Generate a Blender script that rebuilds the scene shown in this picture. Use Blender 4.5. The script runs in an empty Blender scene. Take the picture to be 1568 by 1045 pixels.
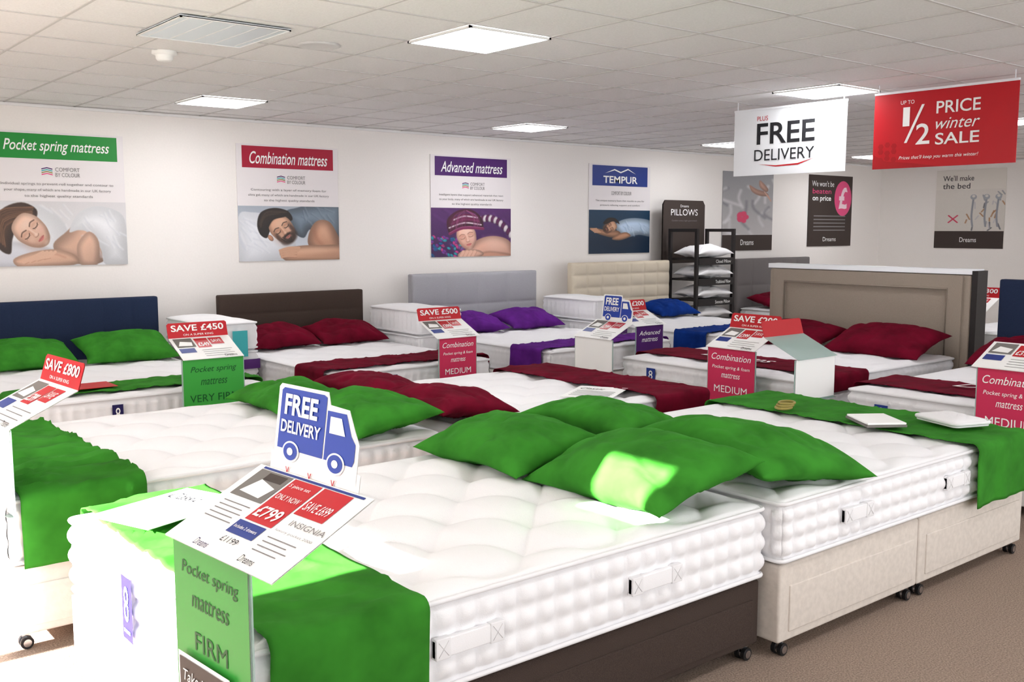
import bpy, math, random, bmesh
import numpy as np
from mathutils import Vector, Matrix, noise
random.seed(4)
sc=bpy.context.scene
CEIL=2.63; WALLY=9.0; WALLX=15.15; LEFTX=-1.5; FRONTY=-3.0

def lin(c):
    c=c/255.0
    return c/12.92 if c<=.04045 else ((c+.055)/1.055)**2.4
def L(rgb): return tuple(lin(c) for c in rgb)+(1,)
_m={}
def mat(name,rgb,rough=.6,spec=.3,scale=0,bump=0,var=0,sheen=0,metal=0,emit=0,alpha=1,trans=0,detail=3,bdist=.01):
    if name in _m: return _m[name]
    m=bpy.data.materials.new(name); m.use_nodes=True
    nt=m.node_tree; b=nt.nodes['Principled BSDF']
    b.inputs['Base Color'].default_value=L(rgb)
    b.inputs['Roughness'].default_value=rough
    b.inputs['Specular IOR Level'].default_value=spec
    b.inputs['Metallic'].default_value=metal
    b.inputs['Alpha'].default_value=alpha
    b.inputs['Transmission Weight'].default_value=trans
    b.inputs['Sheen Weight'].default_value=sheen
    if sheen: b.inputs['Sheen Roughness'].default_value=.4; b.inputs['Sheen Tint'].default_value=L(rgb)
    if emit:
        b.inputs['Emission Color'].default_value=L(rgb); b.inputs['Emission Strength'].default_value=emit
    if scale:
        tc=nt.nodes.new('ShaderNodeTexCoord'); n=nt.nodes.new('ShaderNodeTexNoise')
        n.inputs['Scale'].default_value=scale; n.inputs['Detail'].default_value=detail
        nt.links.new(tc.outputs['Object'],n.inputs['Vector'])
        if var:
            r=nt.nodes.new('ShaderNodeValToRGB')
            r.color_ramp.elements[0].position=.35; r.color_ramp.elements[1].position=.65
            c=L(rgb); r.color_ramp.elements[0].color=tuple(x*(1-var) for x in c[:3])+(1,)
            r.color_ramp.elements[1].color=tuple(min(1,x*(1+var)) for x in c[:3])+(1,)
            nt.links.new(n.outputs['Fac'],r.inputs['Fac']); nt.links.new(r.outputs['Color'],b.inputs['Base Color'])
        if bump:
            bp=nt.nodes.new('ShaderNodeBump'); bp.inputs['Strength'].default_value=bump; bp.inputs['Distance'].default_value=bdist
            nt.links.new(n.outputs['Fac'],bp.inputs['Height']); nt.links.new(bp.outputs['Normal'],b.inputs['Normal'])
    _m[name]=m; return m

WHITE=mat('white_print',(246,246,244),.5)
M_wall=mat('wall_paint',(240,235,231),.8,.2,60,.05,.01)
M_tile=mat('ceiling_tile',(238,236,235),.9,.1,90,.3,.03,detail=6)
M_tbar=mat('ceiling_bar',(236,235,234),.5,.3)
M_grid=mat('ceiling_grid_bar',(206,203,201),.6,.3)
M_matt=mat('mattress_fabric',(236,235,237),.75,.2,300,.12,.01)
M_pipe=mat('mattress_piping',(228,227,229),.6,.3)
M_green=mat('green_velvet',(52,122,38),.9,.08,7,.25,.2,.12,bdist=.025)
M_burg=mat('burgundy_velvet',(98,8,32),.9,.08,7,.25,.25,.1,bdist=.025)
M_purp=mat('purple_velvet',(90,34,122),.9,.08,7,.25,.2,.12,bdist=.025)
M_blue=mat('blue_velvet',(14,48,120),.9,.08,7,.25,.2,.1,bdist=.025)
M_navyf=mat('navy_fabric',(30,42,68),.8,.2,200,.2,.1)
M_brownf=mat('brown_fabric',(66,54,48),.85,.2,350,.3,.15)
M_greyf=mat('grey_fabric',(160,159,164),.85,.2,200,.2,.05)
M_creamf=mat('cream_fabric',(208,196,176),.8,.2,200,.15,.04)
M_taupef=mat('taupe_fabric',(152,140,128),.85,.2,240,.25,.06)
M_dgreyf=mat('darkgrey_fabric',(112,107,106),.85,.2,240,.25,.06)
M_baseD=mat('charcoal_base_fabric',(66,55,50),.9,.15,400,.4,.22)
M_baseB=mat('beige_base_fabric',(206,197,188),.85,.2,40,.12,.05)
M_baseW=mat('pale_base_fabric',(230,226,222),.85,.2,40,.12,.03)
M_black=mat('black_rubber',(22,22,24),.45)
M_chrome=mat('chrome',(190,190,195),.2,.5,metal=1)
M_dark=mat('dark_metal',(38,34,34),.5)
M_seam=mat('seam_dark',(60,52,48),.9)
M_seamB=mat('seam_beige',(150,136,122),.9)
M_red=mat('print_red',(190,22,34),.4); M_crim=mat('print_crimson',(166,22,52),.45)
M_pink=mat('print_pink',(198,44,84),.45); M_gprint=mat('print_green',(28,138,52),.45)
M_gcard=mat('card_green',(56,158,60),.4); M_gink=mat('card_green_ink',(14,84,34),.5)
M_pprint=mat('print_purple',(76,30,104),.45); M_bprint=mat('print_blue',(30,54,132),.45)
M_vblue=mat('van_blue',(32,62,160),.4); M_navy=mat('print_navy',(30,24,80),.5)
M_tprint=mat('print_taupe',(62,52,48),.5); M_ink=mat('ink',(34,34,38),.6); M_inkg=mat('ink_grey',(126,122,122),.6)
M_hot=mat('print_hotpink',(226,82,132),.45); M_teal=mat('print_teal',(60,170,175),.5)
M_acr2=mat('green_edge_acrylic',(170,195,188),.08,.5,alpha=.7)
M_gold=mat('gold_foil',(150,136,70),.5); M_bookg=mat('swatch_grey',(120,116,112),.8)
M_strip=mat('white_trim',(238,240,244),.4)
M_light=mat('light_diffuser',(252,253,255),.4,emit=12)
M_stitch=mat('stitch_thread',(205,203,204),.7)

def finish(ob,m,parent,smooth):
    if m: ob.data.materials.append(m)
    if smooth:
        ob.data.polygons.foreach_set('use_smooth',[True]*len(ob.data.polygons))
    sc.collection.objects.link(ob)
    if parent is not None: ob.parent=parent
    return ob
def mo(name,V,F,m,parent=None,smooth=False,world=False):
    """world=True: V in world coords, parent has translation only"""
    V=np.array(V,dtype=float)
    if world and parent is not None: V=V-np.array(parent.location)
    me=bpy.data.meshes.new(name); me.from_pydata(V.tolist(),[],[list(map(int,f)) for f in F]); me.update()
    return finish(bpy.data.objects.new(name,me),m,parent,smooth)
def empty(name,loc=(0,0,0),rz=0):
    e=bpy.data.objects.new(name,None); e.location=loc; e.rotation_euler=(0,0,math.radians(rz)); e.empty_display_size=.1
    sc.collection.objects.link(e); return e
def boxes(lst):
    V=[];F=[]
    for (x0,x1,y0,y1,z0,z1) in lst:
        n=len(V)
        V+=[(x0,y0,z0),(x1,y0,z0),(x1,y1,z0),(x0,y1,z0),(x0,y0,z1),(x1,y0,z1),(x1,y1,z1),(x0,y1,z1)]
        F+=[[n+i for i in f] for f in ((3,2,1,0),(4,5,6,7),(0,1,5,4),(1,2,6,5),(2,3,7,6),(3,0,4,7))]
    return V,F
def ax(a,b,r,step):
    t=np.array([0,.15,.4,.7,1])*r
    n=max(2,int(round((b-a-2*r)/step))+1)
    return np.unique(np.round(np.concatenate([a+t,np.linspace(a+r,b-r,n),b-t]),6))
def rbox(x0,x1,y0,y1,z0,z1,r,step=10.):
    bb=[(x0,x1),(y0,y1),(z0,z1)]; A=[ax(a,b,r,step) for a,b in bb]
    Vs=[];F=[];ids=[];n=0
    for axis in range(3):
        u=(axis+1)%3; v=(axis+2)%3
        for side in (0,1):
            U,W=np.meshgrid(A[u],A[v],indexing='ij'); P=np.zeros(U.shape+(3,))
            P[...,u]=U;P[...,v]=W;P[...,axis]=bb[axis][side]
            a,b=U.shape; idx=np.arange(a*b).reshape(a,b)+n
            q=np.stack([idx[:-1,:-1],idx[1:,:-1],idx[1:,1:],idx[:-1,1:]],-1).reshape(-1,4)
            if side==0: q=q[:,::-1]
            F.append(q); Vs.append(P.reshape(-1,3)); ids.append(np.full(a*b,axis*2+side)); n+=a*b
    P=np.concatenate(Vs); ids=np.concatenate(ids); F=np.concatenate(F)
    Q=P.copy()
    for k,(a,b) in enumerate(bb): Q[:,k]=np.clip(P[:,k],a+r,b-r)
    D=P-Q; D/=np.maximum(np.linalg.norm(D,axis=1,keepdims=True),1e-9)
    return Q+D*r,F,ids,D
def merge(ob,d=2e-5):
    bm=bmesh.new(); bm.from_mesh(ob.data); bmesh.ops.remove_doubles(bm,verts=bm.verts,dist=d)
    bm.to_mesh(ob.data); bm.free()
    ob.data.polygons.foreach_set('use_smooth',[True]*len(ob.data.polygons))
def rb(name,b,r,m,parent=None,world=True):
    V,F,_,_=rbox(*b,r); ob=mo(name,V,F,m,parent,True,world); merge(ob); return ob
def tube(name,pts,r,m,parent=None,closed=False,world=True,ns=8):
    pts=[Vector(p) for p in pts]; n=len(pts); V=[];F=[]
    for i,p in enumerate(pts):
        a=pts[(i-1)%n] if (closed or i>0) else p; b=pts[(i+1)%n] if (closed or i<n-1) else p
        t=(b-a).normalized(); ref=Vector((0,0,1)) if abs(t.z)<.9 else Vector((1,0,0))
        u=t.cross(ref).normalized(); w=t.cross(u).normalized()
        for k in range(ns):
            an=2*math.pi*k/ns; V.append(p+u*math.cos(an)*r+w*math.sin(an)*r)
    m_=n if closed else n-1
    for i in range(m_):
        j=(i+1)%n
        for k in range(ns):
            k2=(k+1)%ns; F.append((i*ns+k,i*ns+k2,j*ns+k2,j*ns+k))
    if not closed: F.append(tuple(range(ns))[::-1]); F.append(tuple((n-1)*ns+k for k in range(ns)))
    return mo(name,[tuple(v) for v in V],F,m,parent,True,world)
def rrect(x0,x1,y0,y1,r,z,off=0):
    pts=[]
    for cx,cy,a0 in ((x1-r,y1-r,0),(x0+r,y1-r,90),(x0+r,y0+r,180),(x1-r,y0+r,270)):
        for k in range(6):
            a=math.radians(a0+k*18); pts.append((cx+(r+off)*math.cos(a),cy+(r+off)*math.sin(a),z))
    return pts

# ---------- text ----------
TX=[]
class Fr:
    def __init__(s,parent,O,ux,uz):
        s.p=parent;s.O=Vector(O);s.ux=Vector(ux);s.uz=Vector(uz);s.n=s.ux.cross(s.uz).normalized()
    def pt(s,a,b,off=0): return s.O+s.ux*a+s.uz*b+s.n*off
    def rect(s,name,a0,a1,b0,b1,m,off=.0015):
        return mo(name,[tuple(s.pt(a,b,off)) for a,b in((a0,b0),(a1,b0),(a1,b1),(a0,b1))],[(0,1,2,3)],m,s.p)
    def poly(s,name,pts,m,off=.0015):
        return mo(name,[tuple(s.pt(a,b,off)) for a,b in pts],[tuple(range(len(pts)))],m,s.p)
    def text(s,t,a0,a1,b0,b1,m,off=.003,shear=0,bold=0,spacing=1):
        TX.append((s,t,a0,a1,b0,b1,m,off,shear,bold,spacing))
def circ(cx,cy,rx,ry=None,n=28):
    ry=ry or rx
    return [(cx+rx*math.cos(2*math.pi*i/n),cy+ry*math.sin(2*math.pi*i/n)) for i in range(n)]
def flush_text():
    obs=[]
    for T in TX:
        cu=bpy.data.curves.new('t','FONT'); cu.body=T[1]; cu.shear=T[8]; cu.offset=T[9]; cu.space_character=T[10]; cu.resolution_u=4
        cu.align_x='CENTER'
        o=bpy.data.objects.new('t',cu); sc.collection.objects.link(o); obs.append(o)
    bpy.context.view_layer.update()
    dg=bpy.context.evaluated_depsgraph_get()
    for T,o in zip(TX,obs):
        me=bpy.data.meshes.new_from_object(o.evaluated_get(dg))
        n=len(me.vertices)
        if n:
            co=np.zeros(n*3); me.vertices.foreach_get('co',co); co=co.reshape(-1,3)
            mn=co.min(0); mx=co.max(0); u=(co[:,0]-mn[0])/(mx[0]-mn[0]); v=(co[:,1]-mn[1])/max(1e-6,(mx[1]-mn[1]))
            s,_,a0,a1,b0,b1,m,off=T[:8]
            A=a0+(a1-a0)*u; B=b0+(b1-b0)*v
            P=np.array(s.O)+A[:,None]*np.array(s.ux)+B[:,None]*np.array(s.uz)+off*np.array(s.n)
            me.vertices.foreach_set('co',P.reshape(-1)); me.update()
            me.materials.clear(); me.materials.append(m)
            ob=bpy.data.objects.new('lettering',me); sc.collection.objects.link(ob); ob.parent=s.p
        bpy.data.objects.remove(o)

# ---------- room ----------
mo('floor',[(LEFTX,FRONTY,0),(WALLX,FRONTY,0),(WALLX,WALLY,0),(LEFTX,WALLY,0)],[(0,1,2,3)],
   mat('carpet',(146,128,115),.95,.1,150,.5,.3,detail=6,bdist=.006))
V,F=boxes([(LEFTX-.15,WALLX+.15,WALLY,WALLY+.15,0,CEIL+.1)]); mo('wall_back',V,F,M_wall)
V,F=boxes([(WALLX,WALLX+.15,FRONTY,WALLY,0,CEIL+.1)]); mo('wall_right',V,F,M_wall)
X0,X1=LEFTX-.15,LEFTX
V,F=boxes([(X0,X1,FRONTY,WALLY,0,.2),
  (X0,X1,FRONTY,2.52,.2,2.22),(X0,X1,3.98,4.06,.2,2.22),(X0,X1,5.8,WALLY,.2,2.22),
  (X0,X1,2.52,3.98,1.93,2.22),(X0,X1,4.06,5.8,1.52,1.66),(X0,X1,4.30,4.62,1.66,1.71),(X0,X1,5.0,5.8,1.66,1.71),(X0,X1,4.06,5.8,1.71,2.22),
  (X0,X1,FRONTY,2.38,2.22,2.50),(X0,X1,2.66,WALLY,2.22,2.50),(X0,X1,FRONTY,WALLY,2.50,CEIL+.1)])
mo('wall_left_sun_cutouts',V,F,M_wall)  # unseen wall; openings, pier and slots made up to shape the sun patches
V,F=boxes([(LEFTX,WALLX,FRONTY-.15,FRONTY,0,.3)]+[(x,x+.15,FRONTY-.15,FRONTY,.3,CEIL) for x in np.arange(LEFTX,WALLX,3.3)])
mo('wall_front',V,F,M_wall)
V,F=boxes([(LEFTX,WALLX,FRONTY,WALLY,CEIL,CEIL+.08)]); mo('ceiling',V,F,M_tile)
TXs,TYs=.545,.575
b=[]
x=3.10-TXs*8
while x<WALLX:
    if x>LEFTX: b.append((x-.007,x+.007,FRONTY,WALLY,CEIL-.005,CEIL-.0005))
    x+=TXs
y=4.14-TYs*12
while y<WALLY:
    if y>FRONTY: b.append((LEFTX,WALLX,y-.007,y+.007,CEIL-.0046,CEIL-.0004))
    y+=TYs
V,F=boxes(b); mo('trim_ceiling_grid',V,F,M_grid)
V,F=boxes([(LEFTX,WALLX-.03,WALLY-.025,WALLY,CEIL-.03,CEIL-.008),(WALLX-.025,WALLX,FRONTY,WALLY-.03,CEIL-.03,CEIL-.008)]); mo('trim_ceiling_edge',V,F,M_tbar)
V,F=boxes([(LEFTX,WALLX-.02,WALLY-.02,WALLY,0,.1)]); mo('baseboard_back',V,F,M_tbar)
V,F=boxes([(WALLX-.02,WALLX,FRONTY,WALLY-.02,0,.1)]); mo('baseboard_right',V,F,M_tbar)
for i in range(-1,4):
    for j in range(-1,2):
        xx=3.10+TXs*6*i; yy=4.14+TYs*6*j
        if xx<LEFTX: continue
        e=empty('ceiling_light_panel',(xx+TXs/2,yy+TYs/2,CEIL-.01))
        V,F=boxes([(-TXs/2+.012,TXs/2-.012,-TYs/2+.012,TYs/2-.012,-.004,.002)]); mo('diffuser',V,F,M_light,e)
        V,F=boxes([(-TXs/2,TXs/2,-TYs/2,-TYs/2+.014,-.008,.003),(-TXs/2,TXs/2,TYs/2-.014,TYs/2,-.008,.003),(-TXs/2,-TXs/2+.014,-TYs/2,TYs/2,-.008,.003),(TXs/2-.014,TXs/2,-TYs/2,TYs/2,-.008,.003)])
        mo('bezel',V,F,M_tbar,e)
# ceiling bits
e=empty('ceiling_air_diffuser',(2.16,5.12,CEIL-.012))
V,F=boxes([(-.29,.29,-.31,.31,-.004,.004)]); mo('panel',V,F,mat('diffuser_plate',(216,226,232),.3),e)
V,F=boxes([(-.29,.29,-.31,-.30,-.008,.0),(-.29,.29,.30,.31,-.008,0),(-.29,-.28,-.31,.31,-.008,0),(.28,.29,-.31,.31,-.008,0)]+[(-.24+.12*k,-.236+.12*k,-.28,.28,-.006,-.003) for k in range(5)]); mo('frame',V,F,M_tbar,e)
def lathe(name,prof,m,parent=None,n=32):
    V=[];F=[]
    for r,z in prof:
        for k in range(n): V.append((r*math.cos(2*math.pi*k/n),r*math.sin(2*math.pi*k/n),z))
    for i in range(len(prof)-1):
        for k in range(n):
            k2=(k+1)%n; F.append((i*n+k,i*n+k2,(i+1)*n+k2,(i+1)*n+k))
    F.append(tuple(range(n))); F.append(tuple((len(prof)-1)*n+k for k in range(n)))
    return mo(name,V,F,m,parent,True)
e=empty('smoke_detector',(2.19,5.9,CEIL-.001)); lathe('body',[(.07,0),(.07,-.018),(.058,-.022),(.05,-.024),(.048,-.045),(.04,-.055),(.02,-.058)],WHITE,e)
e=empty('ceiling_speaker',(2.79,5.15,CEIL-.001)); lathe('grille',[(.12,0),(.12,-.008),(.108,-.012),(.1,-.008),(.01,-.009)],mat('speaker_grille',(230,228,227),.6,scale=400,bump=.6),e)

# ---------- beds ----------
def mattress(P,x0,x1,y0,y1,z0,z1,step,amp=.045,d=.42,rows=3,sd=.075,sa=.024):
    V,F,ids,D=rbox(x0,x1,y0,y1,z0,z1,.03,step)
    x,y,z=V[:,0].copy(),V[:,1].copy(),V[:,2].copy()
    e=np.minimum(np.minimum(x-x0,x1-x),np.minimum(y-y0,y1-y)); f=np.clip((e-.012)/.07,0,1); f=f*f*(3-2*f)
    a=(x-x0)/d+(y-y0)/d; b=(x-x0)/d-(y-y0)/d
    sa_,sb=np.abs(np.sin(np.pi*a)),np.abs(np.sin(np.pi*b))
    rr=np.minimum(1,np.sqrt((sa_**2+sb**2)/1.2))
    puff=.62*rr**.8+.38*(sa_*sb)**.55
    top=ids==5
    V[top,2]+=(-amp*(1-puff)*f+ .014*f)[top]
    t=(z-z0)/(z1-z0); tt=np.clip((t-.12)/.76,0,1)
    fz=np.abs(np.sin(np.pi*rows*tt))**.6*np.where((t>.12)&(t<.88),1,0)
    for k,s in ((0,y),(1,x)):
        for side in (0,1):
            msk=ids==k*2+side
            dd=sa*(np.abs(np.sin(np.pi*s/sd))**.7*fz)-sa*.45
            V[msk]+= (D*dd[:,None]*np.where((t>.09)&(t<.91),1,0)[:,None])[msk]
    ob=mo('mattress',V,F,M_matt,P,True,True); merge(ob)
    for zz in (z0+.018,z1-.014):
        tube('piping',rrect(x0,x1,y0,y1,.03,zz,.001),.008,M_pipe,P,True)
def caster(P,x,y,s=1):
    V=[];F=[]
    V,F=boxes([(x-.012,x+.012,y-.01,y+.01,.035,.062)])
    mo('caster_stem',V,F,M_chrome,P,False,True)
    n=16
    for nm,y0,y1,r,m in (('caster_wheel',y-.022,y-.006,.024,M_black),('caster_wheel',y+.006,y+.022,.024,M_black),('caster_hub',y-.007,y+.007,.02,M_chrome),('caster_cap',y-.025,y-.022,.015,M_chrome)):
        V=[(x+r*math.cos(2*math.pi*k/n),yy,.0255+r*math.sin(2*math.pi*k/n)) for yy in (y0,y1) for k in range(n)]
        F=[(k,(k+1)%n,n+(k+1)%n,n+k) for k in range(n)]+[tuple(range(n)),tuple(range(n,2*n))]
        mo(nm,V,F,m,P,False,True)
def base(P,x0,x1,y0,y1,z1,m,seam,head='x',split=True):
    if head=='x':
        xm=(x0+x1)/2
        parts=[(x0,xm-.003),(xm+.003,x1)] if split else [(x0,x1)]
        for a,b in parts:
            rb('base',(a,b,y0,y1,.06,z1),.012,m,P)
            h=z1-.06
            rb('drawer_front',(a+.06,b-.04,y0-.006,y0+.05,.06+h*.12,z1-h*.28),.005,m,P)
            for cx in (a+.05,b-.05):
                for cy in (y0+.03,y1-.05): caster(P,cx,cy)
    else:
        ym=(y0+y1)/2
        for a,b in ((y0,ym-.003),(ym+.003,y1)):
            rb('base',(x0,x1,a,b,.06,z1),.012,m,P)
            for cx in (x0+.06,x1-.06):
                for cy in (a+.06,b-.06): caster(P,cx,cy)
def headboard(P,c0,c1,zt,plane,face,nx,nz,m,zb=.06,th=.08,amp=.02,step=.012,sharp=.35):
    """face 'y': spans x c0..c1 at y=plane facing -Y ; 'x': spans y at x=plane facing -X"""
    V,F,ids,D=rbox(c0,c1,plane,plane+th,zb,zt,.015,step)
    s=(V[:,0]-c0)/(c1-c0); t=(V[:,2]-zb)/(zt-zb)
    e=np.minimum(np.minimum(V[:,0]-c0,c1-V[:,0]),zt-V[:,2]); f=np.clip(e/.02,0,1)
    cs=(zt-V[:,2])/((zt-.45)/nz)
    dd=amp*(np.abs(np.sin(np.pi*nx*s))**sharp)*(np.abs(np.sin(np.pi*cs))**sharp)*f
    k=ids==2
    V[k,1]-=dd[k]
    if face=='x':
        V=np.stack([V[:,1],V[:,0],V[:,2]],1); F=F[:,::-1]
    ob=mo('headboard',V,F,m,P,True,True); merge(ob)
def label(P,fr_pt,axis,w=.07,h=.14,m=None):
    x,y,z=fr_pt
    O=(x-P.location[0],y-P.location[1],z-P.location[2])
    if axis=='x': f=Fr(P,O,(0,-w,0),(0,0,h))
    else: f=Fr(P,O,(w,0,0),(0,0,h))
    f.rect('label',0,1,0,1,m or M_navy,.0)
    f.text('8',.28,.72,.3,.85,WHITE,.002); f.rect('label_line',.2,.8,.12,.17,WHITE,.002)
def handle(P,x,y,z,w=.24):
    rb('side_handle',(x,x+w,y,y+.02,z,z+.055),.004,M_matt,P)
    for q in (0,w-.05):
        rb('handle_patch',(x+q,x+q+.05,y-.003,y+.02,z-.003,z+.058),.003,M_pipe,P)
        for s in (1,-1): tube('handle_stitch',[(x+q+.008,y-.0035,z+(.006 if s>0 else .049)),(x+q+.042,y-.0035,z+(.049 if s>0 else .006))],.0009,M_stitch,P)
def bed(x0,x1,y0,y1,zb,zt,bm,seam,step=.02,head='x',amp=.045,d=.42,split=True,rows=3):
    P=empty('divan_bed',((x0+x1)/2,(y0+y1)/2,0))
    base(P,x0+.01,x1-.01,y0+.01,y1-.01,zb,bm,seam,head,split)
    mattress(P,x0,x1,y0,y1,zb+.002,zt,step,amp,d,rows)
    return P
A=bed(.95,2.98,2.18,3.66,.306,.59,M_baseD,M_seam,.0115,split=False,amp=.062)
handle(A,1.49,2.160,.42); handle(A,2.26,2.160,.42)
label(A,(.926,3.02,.36),'x',.09,.2)
V,F=boxes([(.947,.957,2.20,3.65,.08,.30)]); mo('foot_panel',V,F,M_matt,A,False,True)  # thin white panel added over the foot end of the base
B=bed(3.0,5.0,2.12,3.62,.36,.61,M_baseB,M_seamB,.0115,amp=.042,d=.38)
handle(B,3.38,2.100,.46,.2); handle(B,4.17,2.100,.46,.2)
C=bed(.81,2.80,3.98,5.47,.33,.6,M_baseW,M_seamB,.0155,amp=.058)
D=bed(2.82,4.82,3.98,5.47,.33,.6,M_baseW,M_seamB,.02)
E=bed(5.6,7.6,3.82,5.5,.33,.6,M_baseW,M_seamB,.022,amp=.02)
F_=bed(5.6,7.6,1.92,3.5,.33,.6,M_baseW,M_seamB,.022,amp=.02)
label(E,(5.582,5.22,.42),'x',.09,.12,M_bprint); label(E,(5.582,4.62,.38),'x'); label(F_,(5.582,3.3,.42),'x',.09,.1,M_bprint); label(F_,(5.582,2.8,.38),'x')
headboard(F_,1.8,3.52,1.22,7.63,'x',6,1,M_navyf,step=.02)
# taupe framed headboard
rb('headboard',(7.64,7.74,3.74,5.62,.06,1.24),.02,M_taupef,E)
V,F=boxes([(7.62,7.645,3.8,5.56,1.13,1.235),(7.62,7.645,3.8,3.92,.3,1.13),(7.62,7.645,5.44,5.56,.3,1.13)]); mo('headboard_frame',V,F,M_taupef,E,False,True)
tube('headboard_welt',[(7.618,3.92,.5),(7.618,3.92,1.13),(7.618,5.44,1.13),(7.618,5.44,.5)],.008,M_taupef,E)
V,F=boxes([(7.645,7.80,3.72,5.64,1.245,1.285)]); mo('headboard_cap',V,F,M_strip,E,False,True)
V,F=boxes([(7.745,7.80,3.72,5.64,.05,1.243),(7.64,7.80,3.69,3.735,.05,1.275)]); mo('headboard_back',V,F,M_dark,E,False,True)
# wall row
R=[]
for x0,x1,hm,ht,nx,nz,h0,h1,am in ((1.5,3.05,M_navyf,1.017,7,1,1.42,3.07,.015),(3.62,5.1,M_brownf,1.0,1,3,3.62,5.12,.012),(5.77,7.35,M_greyf,1.13,4,2,5.70,7.40,.025),(8.0,9.62,M_creamf,1.20,7,5,7.94,9.64,.03),(11.05,12.65,M_dgreyf,1.19,5,2,11.0,12.7,.02)):
    P=bed(x0,x1,6.55,8.6,.27,.52,M_baseW,M_seamB,.024,'y',.03)
    headboard(P,h0,h1,ht,8.64,'y',nx,nz,hm,amp=am)
    label(P,(x0+(x1-x0)*.32,6.526,.33),'y'); R.append(P)
G=bed(9.8,11.8,3.5,5.1,.33,.58,M_baseW,M_seamB,.03)
# bedside mattress sample stacks
for x0,x1 in ((3.12,3.56),(5.17,5.66),(7.46,7.9)):
    P=empty('mattress_sample_stack',((x0+x1)/2,8.2,0))
    rb('plinth',(x0+.01,x1-.01,7.75,8.58,0,.36),.015,M_baseW,P)
    for z0,z1 in ((.362,.6),(.602,.84)):
        mattress(P,x0,x1,7.72,8.6,z0,z1,.025,.012)
    O=(-(x1-x0)*.1,7.68-8.2,.45); f=Fr(P,O,(.26,0,0),(0,0,.08)); f.rect('sample_card',0,1,0,1,M_pprint); f.rect('sample_card',.1,.6,1.3,4,M_teal)

# ---------- runners ----------
def runner(name,c0,c1,p0,p1,zt,d0,d1,m,along='y',seed=0,wr=.006):
    """spans path p0..p1 with drops d0 (at p0) d1 (at p1); width c0..c1"""
    off=.022
    path=[]
    r=.035
    def add(a,b,n):
        for k in range(n): t=k/n; path.append((a[0]+(b[0]-a[0])*t,a[1]+(b[1]-a[1])*t))
    if d0>0:
        add((p0-off,zt-d0),(p0-off,zt-r),max(2,int(d0/.02)))
        for k in range(5):
            a=math.pi-k*math.pi/10; path.append((p0-off+r+r*math.cos(a),zt-r+.02+ r*math.sin(a)-.0))
    add((p0+r if d0>0 else p0+.01,zt+.02),(p1-r,zt+.02),int((p1-p0)/.02))
    if d1>0:
        for k in range(5):
            a=math.pi/2-k*math.pi/10; path.append((p1+off-r+r*math.cos(a),zt-r+.02+r*math.sin(a)))
        add((p1+off,zt-r),(p1+off,zt-d1),max(2,int(d1/.02)))
    n=len(path); W=int((c1-c0)/.015)+1
    V=[];F=[]
    for i,(p,z) in enumerate(path):
        i0=path[max(0,i-1)]; i1=path[min(n-1,i+1)]
        tx,tz=i1[0]-i0[0],i1[1]-i0[1]; l=math.hypot(tx,tz) or 1; nx,nz=-tz/l,tx/l
        drop=max(0,(zt-z))
        for j in range(W+1):
            c=c0+(c1-c0)*j/W
            w=noise.noise(Vector((c*5+seed,p*5,z*1.5)))*wr*1.6+ drop*.05*(math.sin(c*24+seed)+.5*math.sin(c*47+seed))*.5
            rg=noise.noise(Vector((c*3+seed,p*8+c*2,4))); w+=wr*1.5*max(0,1-abs(rg)*6)*(1 if drop<.03 else .35)
            w=max(w,-.004 if drop<.01 else -.012)
            cc=c+noise.noise(Vector((p*3+seed,z*2,j/W*1.0)))*.018
            q=(p+nx*w,z+nz*w)
            V.append((cc,q[0],q[1]) if along=='y' else (q[0],cc,q[1]))
    for i in range(n-1):
        for j in range(W):
            a=i*(W+1)+j; F.append((a,a+1,a+W+2,a+W+1))
    P=empty(name,((c0+c1)/2,(p0+p1)/2,zt) if along=='y' else ((p0+p1)/2,(c0+c1)/2,zt))
    ob=mo('cloth',V,F,m,P,True,True); s=ob.modifiers.new('s','SOLIDIFY'); s.thickness=.004; s.offset=0
    return P
runner('bed_runner',1.0,1.46,2.165,3.67,.59,.36,.2,M_green,'y',1,.008)
runner('bed_runner',4.4,4.93,2.105,3.63,.61,.27,.2,M_green,'y',2,.005)
runner('bed_runner',.86,1.32,3.965,5.48,.6,.27,.2,M_green,'y',3,.014)
runner('bed_runner',4.3,4.78,3.965,5.48,.6,.22,.2,M_burg,'y',4)
re=runner('bed_runner',5.8,6.3,3.8,5.52,.6,.1,.2,M_burg,'y',5,.003)
rf=runner('bed_runner',5.72,6.2,1.9,3.52,.6,.1,.08,M_burg,'y',6,.003)
runner('bed_runner',6.65,7.1,1.48,3.07,.52,.1,.1,M_green,'x',7)
runner('bed_runner',6.62,7.1,3.6,5.12,.52,.16,.1,M_burg,'x',8)
runner('bed_runner',6.62,7.05,5.75,7.37,.52,.25,.1,M_purp,'x',9)
runner('bed_runner',6.62,7.05,7.98,9.64,.52,.2,.1,M_blue,'x',10)
for q,y0 in ((re,5.0),(rf,3.0)):
    f=Fr(q,(5.95-q.location[0],y0-q.location[1],.035),(0,-.9,0),(.16,0,0)); f.text('Dreams',0,.7,0,1,WHITE,.0,.3)

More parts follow.
